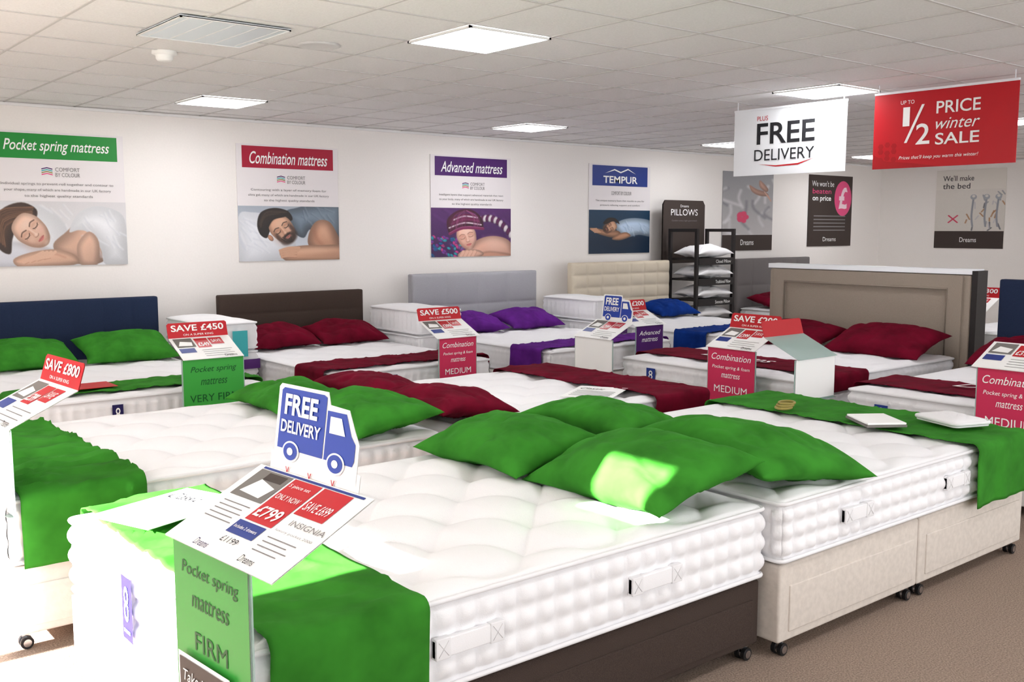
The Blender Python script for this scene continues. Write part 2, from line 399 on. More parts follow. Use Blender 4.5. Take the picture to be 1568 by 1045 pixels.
# ---------- pillows ----------
def pillow(name,m,loc,rz,w=.72,h=.48,T=.17,tilt=0,roll=0,seed=0):
    n=54; V=[];F=[]
    for sgn in (1,-1):
        for i in range(n+1):
            for j in range(n+1):
                u=-math.cos(math.pi*i/n)*.35+.65*(-1+2*i/n); v=-math.cos(math.pi*j/n)*.35+.65*(-1+2*j/n)
                x=w/2*u*(1-.07*(1-v*v)); y=h/2*v*(1-.09*(1-u*u))
                t=max(0,(1-abs(u)**2.2)*(1-abs(v)**2.2))
                z=sgn*(T/2*(t**.5))*(1.05 if sgn>0 else .7)
                r=noise.noise(Vector((u*1.4+seed,v*1.4,sgn*3)))*.024
                rid=noise.noise(Vector((u*1.7+seed*3,v*1.7,sgn*7))); r+=-.010*max(0,1-abs(rid)*6)
                rid=noise.noise(Vector((u*3.0+seed*5,v*3.0,sgn*2))); r+=-.003*max(0,1-abs(rid)*6)
                c=(abs(u)*abs(v))**1.5
                r+=.018*c*math.sin(9*(abs(u)-abs(v))+seed)
                z+=r*min(1,t*3)
                x+=noise.noise(Vector((u*1.2,v*1.2,seed+5)))*.016; y+=noise.noise(Vector((u*1.2,v*1.2,seed+9)))*.016
                z+=noise.noise(Vector((u*1.1,v*1.1,seed+20)))*.025*(u*u+v*v)*.5 - .018*(u*u*v*v)
                V.append((x,y,z))
    N=(n+1)**2
    for s in (0,1):
        for i in range(n):
            for j in range(n):
                a=s*N+i*(n+1)+j; q=(a,a+n+1,a+n+2,a+1); F.append(q if s==0 else q[::-1])
    ob=mo(name,V,F,m); merge(ob,1e-4)
    ob.location=loc
    ob.rotation_euler=(Matrix.Rotation(math.radians(rz),3,'Z')@Matrix.Rotation(math.radians(tilt),3,'X')@Matrix.Rotation(math.radians(roll),3,'Y')).to_euler()
    return ob
pillow('green_pillow',M_green,(2.68,3.32,.680),90,.72,.52,.20,-9,0,1)
pillow('green_pillow',M_green,(2.72,2.58,.695),86,.80,.54,.23,-13,3,2)
pillow('green_pillow',M_green,(3.27,3.3,.70),92,.72,.50,.20,6,0,3)
pillow('green_pillow',M_green,(3.31,2.50,.70),80,.80,.6,.22,6,-3,4)
pillow('green_pillow',M_green,(2.54,4.32,.68),90,.72,.52,.20,-8,0,5)
pillow('green_pillow',M_green,(2.52,5.07,.665),90,.68,.48,.16,-3,0,6)
pillow('burgundy_pillow',M_burg,(3.06,4.34,.675),90,.7,.5,.17,4,0,7)
pillow('burgundy_pillow',M_burg,(3.06,5.07,.665),90,.7,.5,.16,4,0,8)
pillow('green_pillow',M_green,(1.88,8.28,.63),0,.74,.48,.22,16,0,9)
pillow('green_pillow',M_green,(2.66,8.28,.64),0,.74,.48,.22,18,0,10)
pillow('burgundy_pillow',M_burg,(3.99,8.28,.63),0,.70,.48,.2,12,0,11)
pillow('burgundy_pillow',M_burg,(4.7,8.28,.63),0,.70,.48,.2,14,0,12)
pillow('purple_pillow',M_purp,(6.18,8.28,.63),0,.72,.48,.2,12,0,13)
pillow('purple_pillow',M_purp,(6.95,8.28,.63),0,.72,.48,.2,14,0,14)
pillow('blue_pillow',M_blue,(8.4,8.26,.63),0,.7,.48,.2,16,0,15)
pillow('blue_pillow',M_blue,(9.2,8.26,.63),0,.7,.48,.2,12,0,16)
pillow('burgundy_pillow',M_burg,(7.3,4.25,.71),90,.84,.54,.23,-16,0,17)
pillow('burgundy_pillow',M_burg,(7.3,5.08,.70),90,.78,.5,.21,-12,0,18)
pillow('burgundy_pillow',M_burg,(7.3,3.12,.71),90,.74,.5,.2,-16,0,19)
pillow('burgundy_pillow',M_burg,(11.4,8.28,.62),0,.7,.48,.19,14,0,20)

# ---------- van + price signs ----------
def van(f,x0,z0,w,h,text=True):
    g=Fr(f.p,f.pt(x0,z0),f.ux*w,f.uz*h)
    out=[(-.04,-.12),(1.06,-.12),(1.06,.42),(.99,.60),(.9,.86),(.66,.88),(.62,1.05),(-.02,1.05),(-.05,1.0)]
    g.poly('van_card',out,WHITE,0)
    g.poly('van_card_back',[(a,b) for a,b in out][::-1],WHITE,-.002)
    g.poly('van_body',[(0,.12),(.62,.12),(.62,.97),(.58,1.0),(.03,1.0),(0,.96)],M_vblue)
    g.poly('van_cab',[(.64,.12),(1,.12),(1.02,.2),(1.02,.42),(.96,.52),(.88,.8),(.64,.8)],M_vblue)
    g.poly('van_window',[(.69,.5),(.89,.5),(.83,.73),(.69,.73)],WHITE,.003)
    for cx in (.2,.8):
        g.poly('wheel_rim',circ(cx,.1,.115,.15),WHITE,.003); g.poly('wheel',circ(cx,.1,.095,.125),M_vblue,.004); g.poly('wheel_hub',circ(cx,.1,.04,.055),WHITE,.005)
    g.text('FREE',.07,.52,.62,.92,WHITE,.004,0,.03); g.text('DELIVERY',.04,.58,.36,.54,WHITE,.004,0,.02)
    return g
def sign(loc,rz,cm,lines,banner=None,vn=False,cw=.36,ch=.32,sw=.42,sd=.26,rise=.12,tm=WHITE,cx=0,fore=False,glass=False,price='£399'):
    P=empty('price_display_stand',loc,rz)
    f=Fr(P,(cx-cw/2,.018,-ch),(cw,0,0),(0,0,ch))
    f.rect('card',0,1,0,1,cm,0); f.rect('card_back',1,0,0,1,WHITE,-.003)
    V,F=boxes([(cx-cw/2-.008,cx+cw/2+.008,.022,.0245,-ch-.01,.0),(cx-cw/2-.008,cx+cw/2+.008,.005,.0245,-ch-.013,-ch-.01)]); mo('acrylic_back',V,F,M_acr2,P)
    for (t,b0,b1,a0,a1,sh) in lines: f.text(t,a0,a1,b0,b1,tm,.0015,sh)
    s=Fr(P,(-sw/2,0,.003),(sw,0,0),(0,sd,rise))
    s.rect('sheet',0,1,0,1,M_acr2 if glass else WHITE,0); s.rect('sheet_back',1,0,0,1,M_acr2 if glass else WHITE,-.003)
    if not glass and not fore:
        s.rect('print_photo',.05,.35,.55,.95,M_bookg); s.poly('print_bed',[(.08,.62),(.3,.60),(.32,.76),(.14,.82)],WHITE,.002)
        s.rect('print_red',.38,.60,.5,.92,M_red); s.rect('print_red2',.62,.84,.62,.92,M_red); s.rect('print_navy',.05,.3,.3,.5,M_bprint)
        s.text(price,.40,.58,.55,.72,WHITE,.003,0,.02); s.text('SAVE',.65,.81,.7,.84,WHITE,.003)
        for k in range(4): s.rect('print_line',.4,.9-.05*(k%2),.38-.09*k,.395-.09*k,M_inkg)
        s.text('Dreams',.7,.9,.04,.13,M_ink)
    if banner:
        lean=.03
        bn=Fr(P,(-sw/2,sd,rise+.003),(sw,0,0),(0,lean,.10))
        pts=[(0,0),(1,0),(1,.9),(.97,1),(.03,1),(0,.9)]
        bn.poly('banner',pts,M_red,0); bn.poly('banner_back',pts[::-1],M_red,-.003)
        if banner!=' ':
            bn.text(banner,.06,.94,.42,.85,WHITE,.003,0,.02); bn.text('ON A SUPER KING',.25,.75,.12,.25,WHITE,.003)
    if vn:
        g=Fr(P,(-sw/2+.06,sd+.002,rise-.01),(.32,0,0),(0,.03,.21))
        if fore:
            g.rect('van_base',-.08,1.08,0,.25,WHITE,-.001); g.rect('van_base_back',1.08,-.08,0,.25,WHITE,-.003)
            for k in range(3): g.text('v',.15+.3*k,.2+.3*k,.04,.12,M_red,.003)
            van(g,0,.22,.98,.8)
        else: van(g,0,.08,.98,.92)
    return P,f,s
# foreground
P,f,s=sign((.83,2.055,.88),-84.3,M_gcard,[('Pocket spring',.80,.89,.12,.88,.15),('mattress',.65,.73,.25,.75,.15),('FIRM',.42,.52,.28,.72,0)],None,True,.34,.44,.47,.262,.125,M_gink,-.06,True)
s.rect('photo',.06,.36,.60,.95,M_bookg); s.poly('photo_bed',[(.1,.66),(.3,.64),(.33,.78),(.16,.84)],WHITE,.002); s.rect('photo_headboard',.16,.33,.84,.93,M_tprint,.002); s.rect('title_bar',.06,.95,.96,.985,M_bprint)
s.rect('price_panel',.38,.62,.42,.95,M_red); s.rect('price_panel',.64,.88,.62,.95,M_red); s.rect('save_panel',.36,.60,.25,.40,M_bprint)
s.text('£799',.40,.60,.47,.60,WHITE,.003,0,.02); s.text('ONLY NOW',.40,.6,.70,.76,WHITE); s.text('5 piece set',.40,.58,.84,.89,WHITE); s.text('SAVE £699',.66,.86,.68,.78,WHITE); s.text('£1199',.40,.54,.15,.21,M_ink)
s.text('INSIGNIA',.70,.98,.50,.56,M_inkg); s.text('luxury pocket 2000',.66,.96,.41,.44,M_inkg); s.text('Includes 2 drawers',.38,.58,.31,.345,WHITE)
for k in range(5): s.rect('p',.08,.33-.03*(k%2),.52-.05*k,.53-.05*k,M_inkg)
for k in range(4): s.rect('p',.66,.9-.04*(k%2),.34-.05*k,.35-.05*k,M_inkg)
s.text('Dreams',.66,.78,.05,.12,M_ink); s.text('Dreams',.26,.38,.03,.10,M_navy)
g=Fr(P,(-.20,.006,-.53),(.24,0,0),(0,0,.26)); g.rect('leaflet_border',0,1,0,1,WHITE,0); g.rect('leaflet',.04,.96,.04,.96,M_tprint,.002); g.text('Take it easy',.12,.9,.72,.86,WHITE,.004,.2); g.text('try before you buy',.15,.85,.55,.63,WHITE,.004)
sign((.80,4.1,.87),-86,WHITE,[],'SAVE £800')
sign((2.62,6.36,.74),0,M_gcard,[('Pocket spring',.72,.86,.12,.88,.3),('mattress',.5,.62,.28,.72,.3),('VERY FIRM',.18,.32,.1,.9,0)],'SAVE £450',cw=.42,ch=.35,tm=M_gink,price='£549')
PK=[('Combination',.78,.9,.08,.92,.3),('Pocket spring & foam',.60,.68,.1,.9,.2),('mattress',.45,.54,.3,.7,.3),('MEDIUM',.17,.30,.15,.85,0)]
sign((4.64,6.36,.74),0,M_pink,PK,'SAVE £500',ch=.35)
sign((6.86,6.36,.70),0,M_pprint,[('Advanced',.66,.82,.1,.9,.3),('mattress',.42,.56,.2,.8,.3)],'SAVE £200',ch=.26)
sign((5.42,5.66,.74),-90,WHITE,[],None,True,cw=.42,ch=.26)
sign((5.42,4.30,.78),-90,M_pink,PK,'SAVE £200',ch=.37,cw=.4)
sign((5.42,3.60,.79),0,WHITE,[],' ',cw=.42,ch=.26,glass=True)
sign((5.42,2.42,.84),-90,M_pink,PK,None,ch=.38)
sign((9.6,4.75,.8),-90,WHITE,[],'SAVE £300')
sign((11.5,6.4,.74),0,WHITE,[],None,True)

# ---------- things lying on beds ----------
def sheet_flat(name,c,w,h,rz,m,z,lines=True):
    P=empty(name,(c[0],c[1],z),rz); V,F=boxes([(-w/2,w/2,-h/2,h/2,0,.003)]); mo('paper',V,F,m,P)
    f=Fr(P,(-w/2,-h/2,.003),(w,0,0),(0,h,0))
    if lines:
        f.text('Classic',.1,.6,.7,.85,M_ink,.001,.2)
        for k in range(5): f.rect('line',.1,.9,.15+.1*k,.18+.1*k,M_inkg,.001)
    return P
sheet_flat('price_leaflet',(1.2,3.35),.3,.42,-70,WHITE,.64)
sheet_flat('price_leaflet',(4.1,4.25),.3,.42,-60,WHITE,.625)
P=sheet_flat('price_leaflet',(1.95,6.85),.3,.25,0,M_red,.56,False)
P=empty('fabric_swatch_book',(4.45,2.62,.648),-35)
rb('cover',(-.1,.1,-.13,.13,0,.012),.003,M_bookg,P,False); rb('pages',(-.095,.098,-.125,.125,.012,.022),.003,WHITE,P,False)
P=empty('gold_gift_ribbon',(4.45,3.15,.645),20)
for k in range(3): tube('loop',[(.055*math.cos(a)+.03*k-.03,.04*math.sin(a),.010+.008*k) for a in np.linspace(0,2*math.pi,20)[:-1]],.007,M_gold,P,True,False)
P=empty('quilted_sample',(4.74,2.38,.65),-30); mattress(P,4.74-.11,4.74+.11,2.38-.14,2.38+.14,.652,.682,.01,.012,.06,3,.075,.002)
P.rotation_euler=(0,0,math.radians(-20))

# ---------- hanging signs ----------
def hang(y0,y1,x,z0,z1,m,name):
    P=empty(name,(x,y1,z0),-90); W=y1-y0; H=z1-z0
    V,F=boxes([(0,W,0,.006,0,H)]); mo('board',V,F,m,P)
    V,F=boxes([(0,W,-.006,.012,H-.004,H+.012)]); mo('rail',V,F,M_strip,P)
    for a in (.03,W-.03): tube('hook',[(a,.003,H),(a,.003,CEIL-z0-.002)],.004,M_strip,P,False,False)
    return Fr(P,(0,0,0),(W,0,0),(0,0,H))
f=hang(4.28,5.32,6.7,2.03,2.55,M_strip,'hanging_free_delivery_sign')
f.text('PLUS',.22,.32,.83,.90,M_red); f.text('FREE',.22,.74,.47,.79,M_ink,.003,0,.015); f.text('DELIVERY',.2,.74,.22,.39,M_ink)
f.poly('swoosh',[(.24,.17),(.4,.12),(.6,.13),(.74,.22),(.6,.155),(.4,.14)],M_red)
f=hang(3.03,4.055,6.7,2.03,2.56,M_red,'hanging_winter_sale_sign')
f.text('UP TO',.2,.3,.84,.89,WHITE); f.text('1',.22,.27,.55,.80,WHITE); f.poly('slash',[(.235,.33),(.255,.33),(.375,.82),(.355,.82)],WHITE,.003); f.text('2',.32,.42,.30,.57,WHITE,.003,0,.01)
f.text('PRICE',.46,.76,.68,.84,WHITE,.003,0,.01); f.text('winter',.46,.76,.48,.62,WHITE,.003,.35); f.text('SALE',.46,.76,.28,.43,WHITE,.003,0,.01); f.text("Prices that'll keep you warm this winter!",.2,.76,.10,.16,WHITE,.003,.3)
M_rd2=mat('print_red_dark',(168,16,26),.4)
for k in range(9): f.poly('flake',circ(.06+.05*(k%3),.12+.09*(k//3)+.02*(k%2),.022,.04,6),M_rd2,.001)
f.poly('snow_bank',[(0,0),(.5,0),(.3,.06),(.1,.1),(0,.2)],M_rd2,.0012)

# ---------- posters ----------
def ss(a,b,x):
    t=np.clip((x-a)/(b-a),0,1); return t*t*(3-2*t)
class Cv:
    def __init__(s,w,h,top,bot,k=1.9):
        s.w,s.h=w,h; nx=int(w*k);ny=int(h*k)
        s.X,s.Y=np.meshgrid(np.linspace(0,w,nx+1),np.linspace(0,h,ny+1)); t=(s.Y/h)[...,None]
        s.C=(1-t)*np.array(top,float)+t*np.array(bot,float)
    def put(s,m,c,a=1): m=(m*a)[...,None]; s.C=s.C*(1-m)+m*np.array(c,float)
    def shade(s,c,depth,gx,gy,k):
        c=np.array(c,float); r=1-k*(1-ss(0,1,depth)); g=1-.5*k*np.clip(gx*.5+gy*.8,-1,1)
        return c*(r*g)[...,None]
    def e(s,cx,cy,rx,ry,ang,c,soft=.12,a=1,k=0):
        t=math.radians(ang); dx=s.X-cx; dy=s.Y-cy; u=dx*math.cos(t)+dy*math.sin(t); v=-dx*math.sin(t)+dy*math.cos(t)
        d=np.sqrt((u/rx)**2+(v/ry)**2); m=1-ss(1-soft,1+soft,d)
        if k: s.put(m,s.shade(c,(1-d)*2.2,dx/max(rx,ry),dy/max(rx,ry),k),a)
        else: s.put(m,c,a)
    def sm(s,P,closed=True,n=5):
        P=[np.array(p,float) for p in P]; out=[]; N=len(P)
        for i in range(N if closed else N-1):
            p0=P[(i-1)%N] if closed or i>0 else P[0]; p1=P[i]; p2=P[(i+1)%N]; p3=P[(i+2)%N] if closed or i<N-2 else P[-1]
            for k in range(n):
                t=k/n; out.append(.5*((2*p1)+(-p0+p2)*t+(2*p0-5*p1+4*p2-p3)*t*t+(-p0+3*p1-3*p2+p3)*t**3))
        if not closed: out.append(P[-1])
        return out
    def dist(s,Q,closed):
        D=np.full(s.X.shape,1e9); N=len(Q)
        for i in range(N if closed else N-1):
            a=Q[i];b=Q[(i+1)%N]; ab=b-a; l=max(ab@ab,1e-9); t=np.clip(((s.X-a[0])*ab[0]+(s.Y-a[1])*ab[1])/l,0,1)
            D=np.minimum(D,(s.X-a[0]-t*ab[0])**2+(s.Y-a[1]-t*ab[1])**2)
        return np.sqrt(D)
    def p(s,P,c,soft=.8,a=1,k=.22,w=None):
        Q=s.sm(P); ins=np.zeros(s.X.shape,bool); N=len(Q)
        for i in range(N):
            q,r=Q[i],Q[(i+1)%N]
            if q[1]==r[1]: continue
            cnd=((q[1]>s.Y)!=(r[1]>s.Y))&(s.X<(r[0]-q[0])*(s.Y-q[1])/(r[1]-q[1])+q[0]); ins^=cnd
        d=s.dist(Q,True); sd=np.where(ins,d,-d)
        q=np.array(Q); cc=q.mean(0); R=np.abs(q-cc).max(0)+1e-6
        s.put(ss(-soft,soft,sd),s.shade(c,sd/(w or max(4,R.min()*.6)),(s.X-cc[0])/R[0],(s.Y-cc[1])/R[1],k),a)
    def s(s,P,w,c,a=1,soft=.5):
        d=s.dist(s.sm(P,False,4),False); s.put(1-ss(w/2-soft,w/2+soft,d),c,a)
    def folds(s,box,n,c1,c2,seed=1,L=18,w=2.4,a=.35):
        rd=random.Random(seed)
        for _ in range(n):
            x=rd.uniform(box[0],box[2]); y=rd.uniform(box[1],box[3]); an=rd.uniform(.2,1.3)
            dx,dy=L*math.cos(an),L*math.sin(an); s.s([(x,y),(x+dx*.5+rd.uniform(-3,3),y+dy*.5),(x+dx,y+dy)],w,c1,a,w*.6); s.s([(x+w,y-w*.3),(x+dx*.5+w,y+dy*.5),(x+dx+w,y+dy)],w,c2,a,w*.6)
    def hair(s,P0,P1,n,c1,c2,seed=2,w=.7):
        rd=random.Random(seed); P0=np.array(P0,float);P1=np.array(P1,float)
        for _ in range(n):
            t=rd.random(); P=P0*(1-t)+P1*t+np.array([[rd.uniform(-1,1),rd.uniform(-1,1)] for _ in P0]); m=rd.random()
            s.s([tuple(p) for p in P],w,tuple(np.array(c1)*(1-m)+np.array(c2)*m),.7,.5)
    def face(s,cx,cy,ang,S,skin,dark,hl,lips,brow,beard=None,eye=1):
        t=math.radians(ang); T=lambda x,y:(cx+S*(x*math.cos(t)-y*math.sin(t)),cy+S*(x*math.sin(t)+y*math.cos(t)))
        E=lambda x,y,rx,ry,c,soft=.3,a=1,k=0:s.e(*T(x,y),rx*S,ry*S,ang,c,soft,a,k)
        s.p([T(0,-1),T(.5,-.86),(T(.74,-.35)),T(.72,.1),T(.6,.5),T(.34,.85),T(0,1),T(-.34,.85),T(-.6,.5),T(-.72,.1),T(-.74,-.35),T(-.5,-.86)],skin,.7,1,.25,S*.3)
        E(-.42,.25,.38,.6,dark,.9,.35); E(.12,-.45,.42,.26,hl,.9,.6); E(.36,.2,.2,.2,hl,.9,.55); E(-.3,.22,.16,.16,hl,.9,.3)
        E(0,.80,.3,.10,dark,.9,.3); E(.0,.9,.16,.1,hl,.9,.3)
        E(.4,.28,.2,.16,lips,.95,.18)
        if beard:
            E(0,.72,.56,.34,beard,.3,.9); E(0,.43,.3,.08,beard,.5,.85); E(-.54,.3,.13,.42,beard,.6,.75); E(.54,.3,.13,.42,beard,.6,.75); E(0,.63,.22,.08,skin,.6,.5)
            s.hair([T(-.5,.4),T(-.35,.75),T(-.1,.95)],[T(.5,.4),T(.35,.8),T(.1,1.0)],26,beard,tuple(x*.6 for x in beard),7,.5)
        for x in (-.33,.33):
            E(x,-.12,.2,.13,dark,.9,.6); E(x,-.05,.16,.08,hl,.9,.35)
            s.s([T(x-.18,-.04),T(x-.08,.02),T(x+.08,.02),T(x+.18,-.05)],.045*S*eye,brow,.95,.35)
            for q in (-.12,-.04,.04,.12): s.s([T(x+q,.01),T(x+q*1.25,.07)],.02*S,brow,.6,.3)
            s.s([T(x-.2,-.25),T(x-.02,-.33),T(x+.2,-.26)],.065*S,brow,.75,.5)
        s.s([T(-.09,-.15),T(-.1,.1),T(-.13,.28)],.07*S,dark,.5,.8); s.s([T(.02,-.15),T(.02,.22)],.08*S,hl,.6,.9); E(.0,.25,.09,.07,hl,.8,.6)
        s.s([T(-.12,.31),T(-.05,.35),T(.05,.35),T(.12,.31)],.035*S,tuple(x*.75 for x in dark),.8,.4)
        s.s([T(-.18,.555),T(-.06,.53),T(0,.54),T(.06,.53),T(.18,.555)],.06*S,lips,.9,.4); s.s([T(-.12,.60),T(0,.63),T(.12,.60)],.075*S,tuple(min(255,x*1.1) for x in lips),.85,.5); s.s([T(-.2,.57),T(0,.575),T(.2,.57)],.02*S,tuple(x*.6 for x in dark),.8,.3)
    def mesh(s,name,fr,a0,a1,b0,b1,off=.002):
        ny,nx=s.X.shape; V=[tuple(fr.pt(a0+(a1-a0)*x/s.w,b1+(b0-b1)*y/s.h,off)) for x,y in zip(s.X.ravel(),s.Y.ravel())]
        idx=np.arange(nx*ny).reshape(ny,nx); F=np.stack([idx[:-1,:-1],idx[1:,:-1],idx[1:,1:],idx[:-1,1:]],-1).reshape(-1,4)
        s.C=s.C+np.random.RandomState(3).normal(0,1.6,s.C.shape[:2])[...,None]
        ob=mo(name,V,F,M_photo,fr.p); c=np.clip(s.C.reshape(-1,3)/255,0,1); c=np.where(c<=.04045,c/12.92,((c+.055)/1.055)**2.4)*.88
        at=ob.data.color_attributes.new('Col','FLOAT_COLOR','POINT'); at.data.foreach_set('color',np.concatenate([c,np.ones((len(c),1))],1).ravel().astype(np.float32))
        return ob
M_photo=bpy.data.materials.new('poster_photo_print'); M_photo.use_nodes=True
_n=M_photo.node_tree; _a=_n.nodes.new('ShaderNodeAttribute'); _a.attribute_name='Col'; _n.links.new(_a.outputs['Color'],_n.nodes['Principled BSDF'].inputs['Base Color']); _n.nodes['Principled BSDF'].inputs['Roughness'].default_value=.45

def poster(x0,x1,z0,z1,bm,plane=WALLY-.012,rz=0,name='wall_poster'):
    P=empty(name,(x0,plane,z0),rz) if rz==0 else empty(name,(plane,x1,z0),rz)
    W=x1-x0;H=z1-z0; V,F=boxes([(0,W,0,.01,0,H)]); mo('board',V,F,bm,P)
    return Fr(P,(0,0,0),(W,0,0),(0,0,H))
PW=mat('poster_paper',(232,226,227),.45)
def header(f,t,m,body,logo=True):
    f.rect('banner',.05,.95,.80,.985,m,.002); f.text(t,.12,.89,.835,.94,WHITE,.004,.3,.008)
    for k,c in enumerate((M_hot,M_gold,M_teal,M_pprint)): f.poly('logo_wave',[(.38,.68+.014*k),(.42,.69+.014*k),(.46,.68+.014*k),(.46,.688+.014*k),(.42,.698+.014*k),(.38,.688+.014*k)],c)
    f.text('COMFORT',.48,.66,.71,.74,M_inkg); f.text('BY COLOUR',.48,.66,.67,.70,M_inkg)
    for k,(t,a) in enumerate(body): f.text(t,.5-a/2,.5+a/2,.60-.045*k,.625-.045*k,M_inkg)
BODY=[('Individual springs to prevent roll together and contour to',.82),('your shape, many of which are handmade in our UK factory',.78),('to the highest quality standards',.5)]
Z0,Z1=1.29,2.40
# woman
f=poster(1.85,2.94,Z0,Z1,PW); header(f,'Pocket spring mattress',M_gprint,BODY)
c=Cv(200,94,(226,222,224),(236,236,240),1.6)
c.p([(0,10),(30,2),(80,10),(110,40),(120,94),(0,94)],(242,242,246),3,1,.1); c.p([(0,60),(60,62),(110,80),(110,94),(0,94)],(222,222,230),3,1,.1); c.folds((60,0,110,60),10,(220,220,228),(250,250,252),4)
c.p([(10,34),(18,12),(45,2),(66,12),(62,28),(40,34),(30,55),(26,76),(10,66)],(92,62,46),1.2,1,.35)
c.hair([(20,66),(22,36),(58,22)],[(12,56),(14,14),(62,8)],60,(70,46,34),(150,108,78),5)
c.p([(88,62),(108,44),(126,28),(148,20),(168,30),(175,60),(160,90),(120,92),(95,80)],(224,180,156),1,1,.3); c.p([(112,44),(128,16),(160,6),(195,20),(200,60),(200,94),(165,94),(158,70),(140,46),(126,42)],(246,246,250),1,1,.15)
c.folds((130,12,190,70),16,(212,214,224),(252,252,255),6)
c.p([(126,58),(142,44),(156,60),(152,94),(128,94),(122,74)],(228,184,160),1.2,1,.25)
c.p([(30,84),(55,74),(90,70),(118,78),(122,92),(80,96),(40,96)],(228,182,156),1,1,.25); c.s([(60,80),(84,76),(104,82)],3,(196,142,118),.5,2)
c.face(58,44,-52,29,(234,190,166),(200,146,120),(250,222,204),(200,100,100),(84,56,44))
for k in range(4): c.s([(44+9*k,88-2*k),(60+7*k,80),(72+6*k,74)],4.4,(232,188,162),1,.8); c.s([(46+9*k,91-2*k),(62+7*k,83)],.8,(196,144,118),.8)
c.mesh('photo_sleeping_woman',f,0,1,0,.485)
# man
f=poster(3.98,5.055,Z0,Z1,PW); header(f,'Combination mattress',M_crim,[('Contouring with a layer of memory foam for',.75),('ultra gel, many of which are handmade in our UK factory',.8),('to the highest quality standards',.5)])
c=Cv(158,86,(176,184,196),(224,228,236))
c.p([(0,18),(20,10),(52,18),(85,50),(80,78),(50,90),(0,92)],(240,242,248),1,1,.12); c.folds((0,20,40,70),14,(206,210,222),(250,250,254),9,24)
c.p([(72,10),(90,2),(125,-6),(164,-4),(164,50),(140,48),(112,36),(100,50),(84,40)],(122,138,154),.8,1,.35); c.folds((84,0,140,30),14,(92,106,124),(150,164,178),3,16,2.0)
c.p([(106,56),(112,34),(124,22),(142,24),(154,42),(162,62),(162,84),(130,84),(114,72)],(208,154,124),.8,1,.35); c.s([(116,38),(122,54),(136,68)],6,(170,114,88),.45,4); c.e(134,40,8,14,-20,(230,182,152),.9,.5)
c.p([(28,28),(34,10),(54,3),(76,8),(82,22),(62,24),(48,38),(42,50),(32,44)],(46,34,28),.8,1,.3)
c.face(67,37,-38,24,(220,168,138),(172,120,94),(242,200,172),(190,114,104),(42,32,28),(62,44,36))
c.p([(30,34),(36,10),(56,3),(76,8),(72,16),(54,21),(46,32),(42,42)],(46,34,28),1,1,.2); c.hair([(34,34),(40,18),(58,12)],[(30,26),(44,6),(76,8)],50,(28,20,16),(92,70,56),8)
c.e(48,50,3.4,5.5,-38,(200,142,112),.15,1,.3)
c.p([(62,70),(90,63),(130,62),(162,64),(162,90),(100,90),(70,86)],(216,164,134),.8,1,.35); c.e(116,70,30,5,-2,(236,190,160),.9,.6)
for k in range(4): c.s([(92-2*k,66+4.5*k),(76,66+4*k),(62+k,70+3.5*k)],4.2,(220,170,140),1,.8); c.s([(88,68.6+4.3*k),(66,70.6+3.6*k)],.7,(160,108,84),.8)
c.mesh('photo_sleeping_man',f,0,1,0,.475)
# baby
f=poster(6.185,7.30,Z0,Z1,PW); header(f,'Advanced mattress',M_pprint,[('Intelligent layers that support advanced materials that react',.8),('to your body, many of which are handmade in our UK factory',.8),('to the highest quality standards',.5)])
c=Cv(124,76,(88,38,106),(60,22,80))
c.folds((0,0,120,60),12,(70,26,88),(112,56,132),5,22,4)
for k in range(60):
    x,y=random.uniform(0,48),random.uniform(44,76); c.e(x,y,3.2,2.0,random.uniform(0,90),random.choice([(40,150,170),(120,50,150),(200,60,140),(30,90,150)]),.3,1,.3)
c.p([(64,54),(90,44),(116,48),(128,62),(128,80),(50,80)],(230,176,154),1,1,.3); c.p([(66,74),(90,68),(124,74),(124,80),(60,80)],(206,150,128),2); c.e(98,56,16,9,10,(244,200,180),.9,.7)
for k in range(14):
    t=k/13; c.e(70+54*t,20-8*math.sin(t*3.1)+22*t*t,3.4,6,16,(226,214,220) if k%2 else (96,28,82),.2,1,.3)
c.face(54,46,-16,20,(240,186,164),(208,140,120),(254,220,204),(206,96,102),(160,106,88),None,.9)
c.p([(26,38),(24,18),(40,4),(60,2),(76,14),(79,31),(66,28),(46,30),(34,38)],(106,24,70),.8,1,.4)
for k,cc in enumerate([(226,214,220),(130,34,90),(220,206,216),(86,30,100)]): c.s([(27+3.4*k,31-6.2*k),(50,23-5.2*k),(76-3*k,26-5.6*k)],2.2,cc,.9)
c.hair([(28,34),(34,12),(50,4)],[(76,28),(72,12),(54,4)],40,(70,14,46),(170,90,140),4,.5)
c.s([(28,40),(48,31),(79,32)],4.6,(126,32,84)); c.s([(28,38.5),(48,29.5),(79,30.5)],1,(180,100,150),.6)
c.p([(40,72),(52,65),(72,66),(80,73),(66,79),(44,79)],(234,182,160),.8,1,.3)
for k in range(4): c.s([(44+6*k,77),(48+6*k,68)],4.0,(240,190,168),1,.8); c.s([(47+6*k,76),(51+6*k,69)],.7,(196,134,114),.7)
c.mesh('photo_sleeping_baby',f,0,1,0,.485)
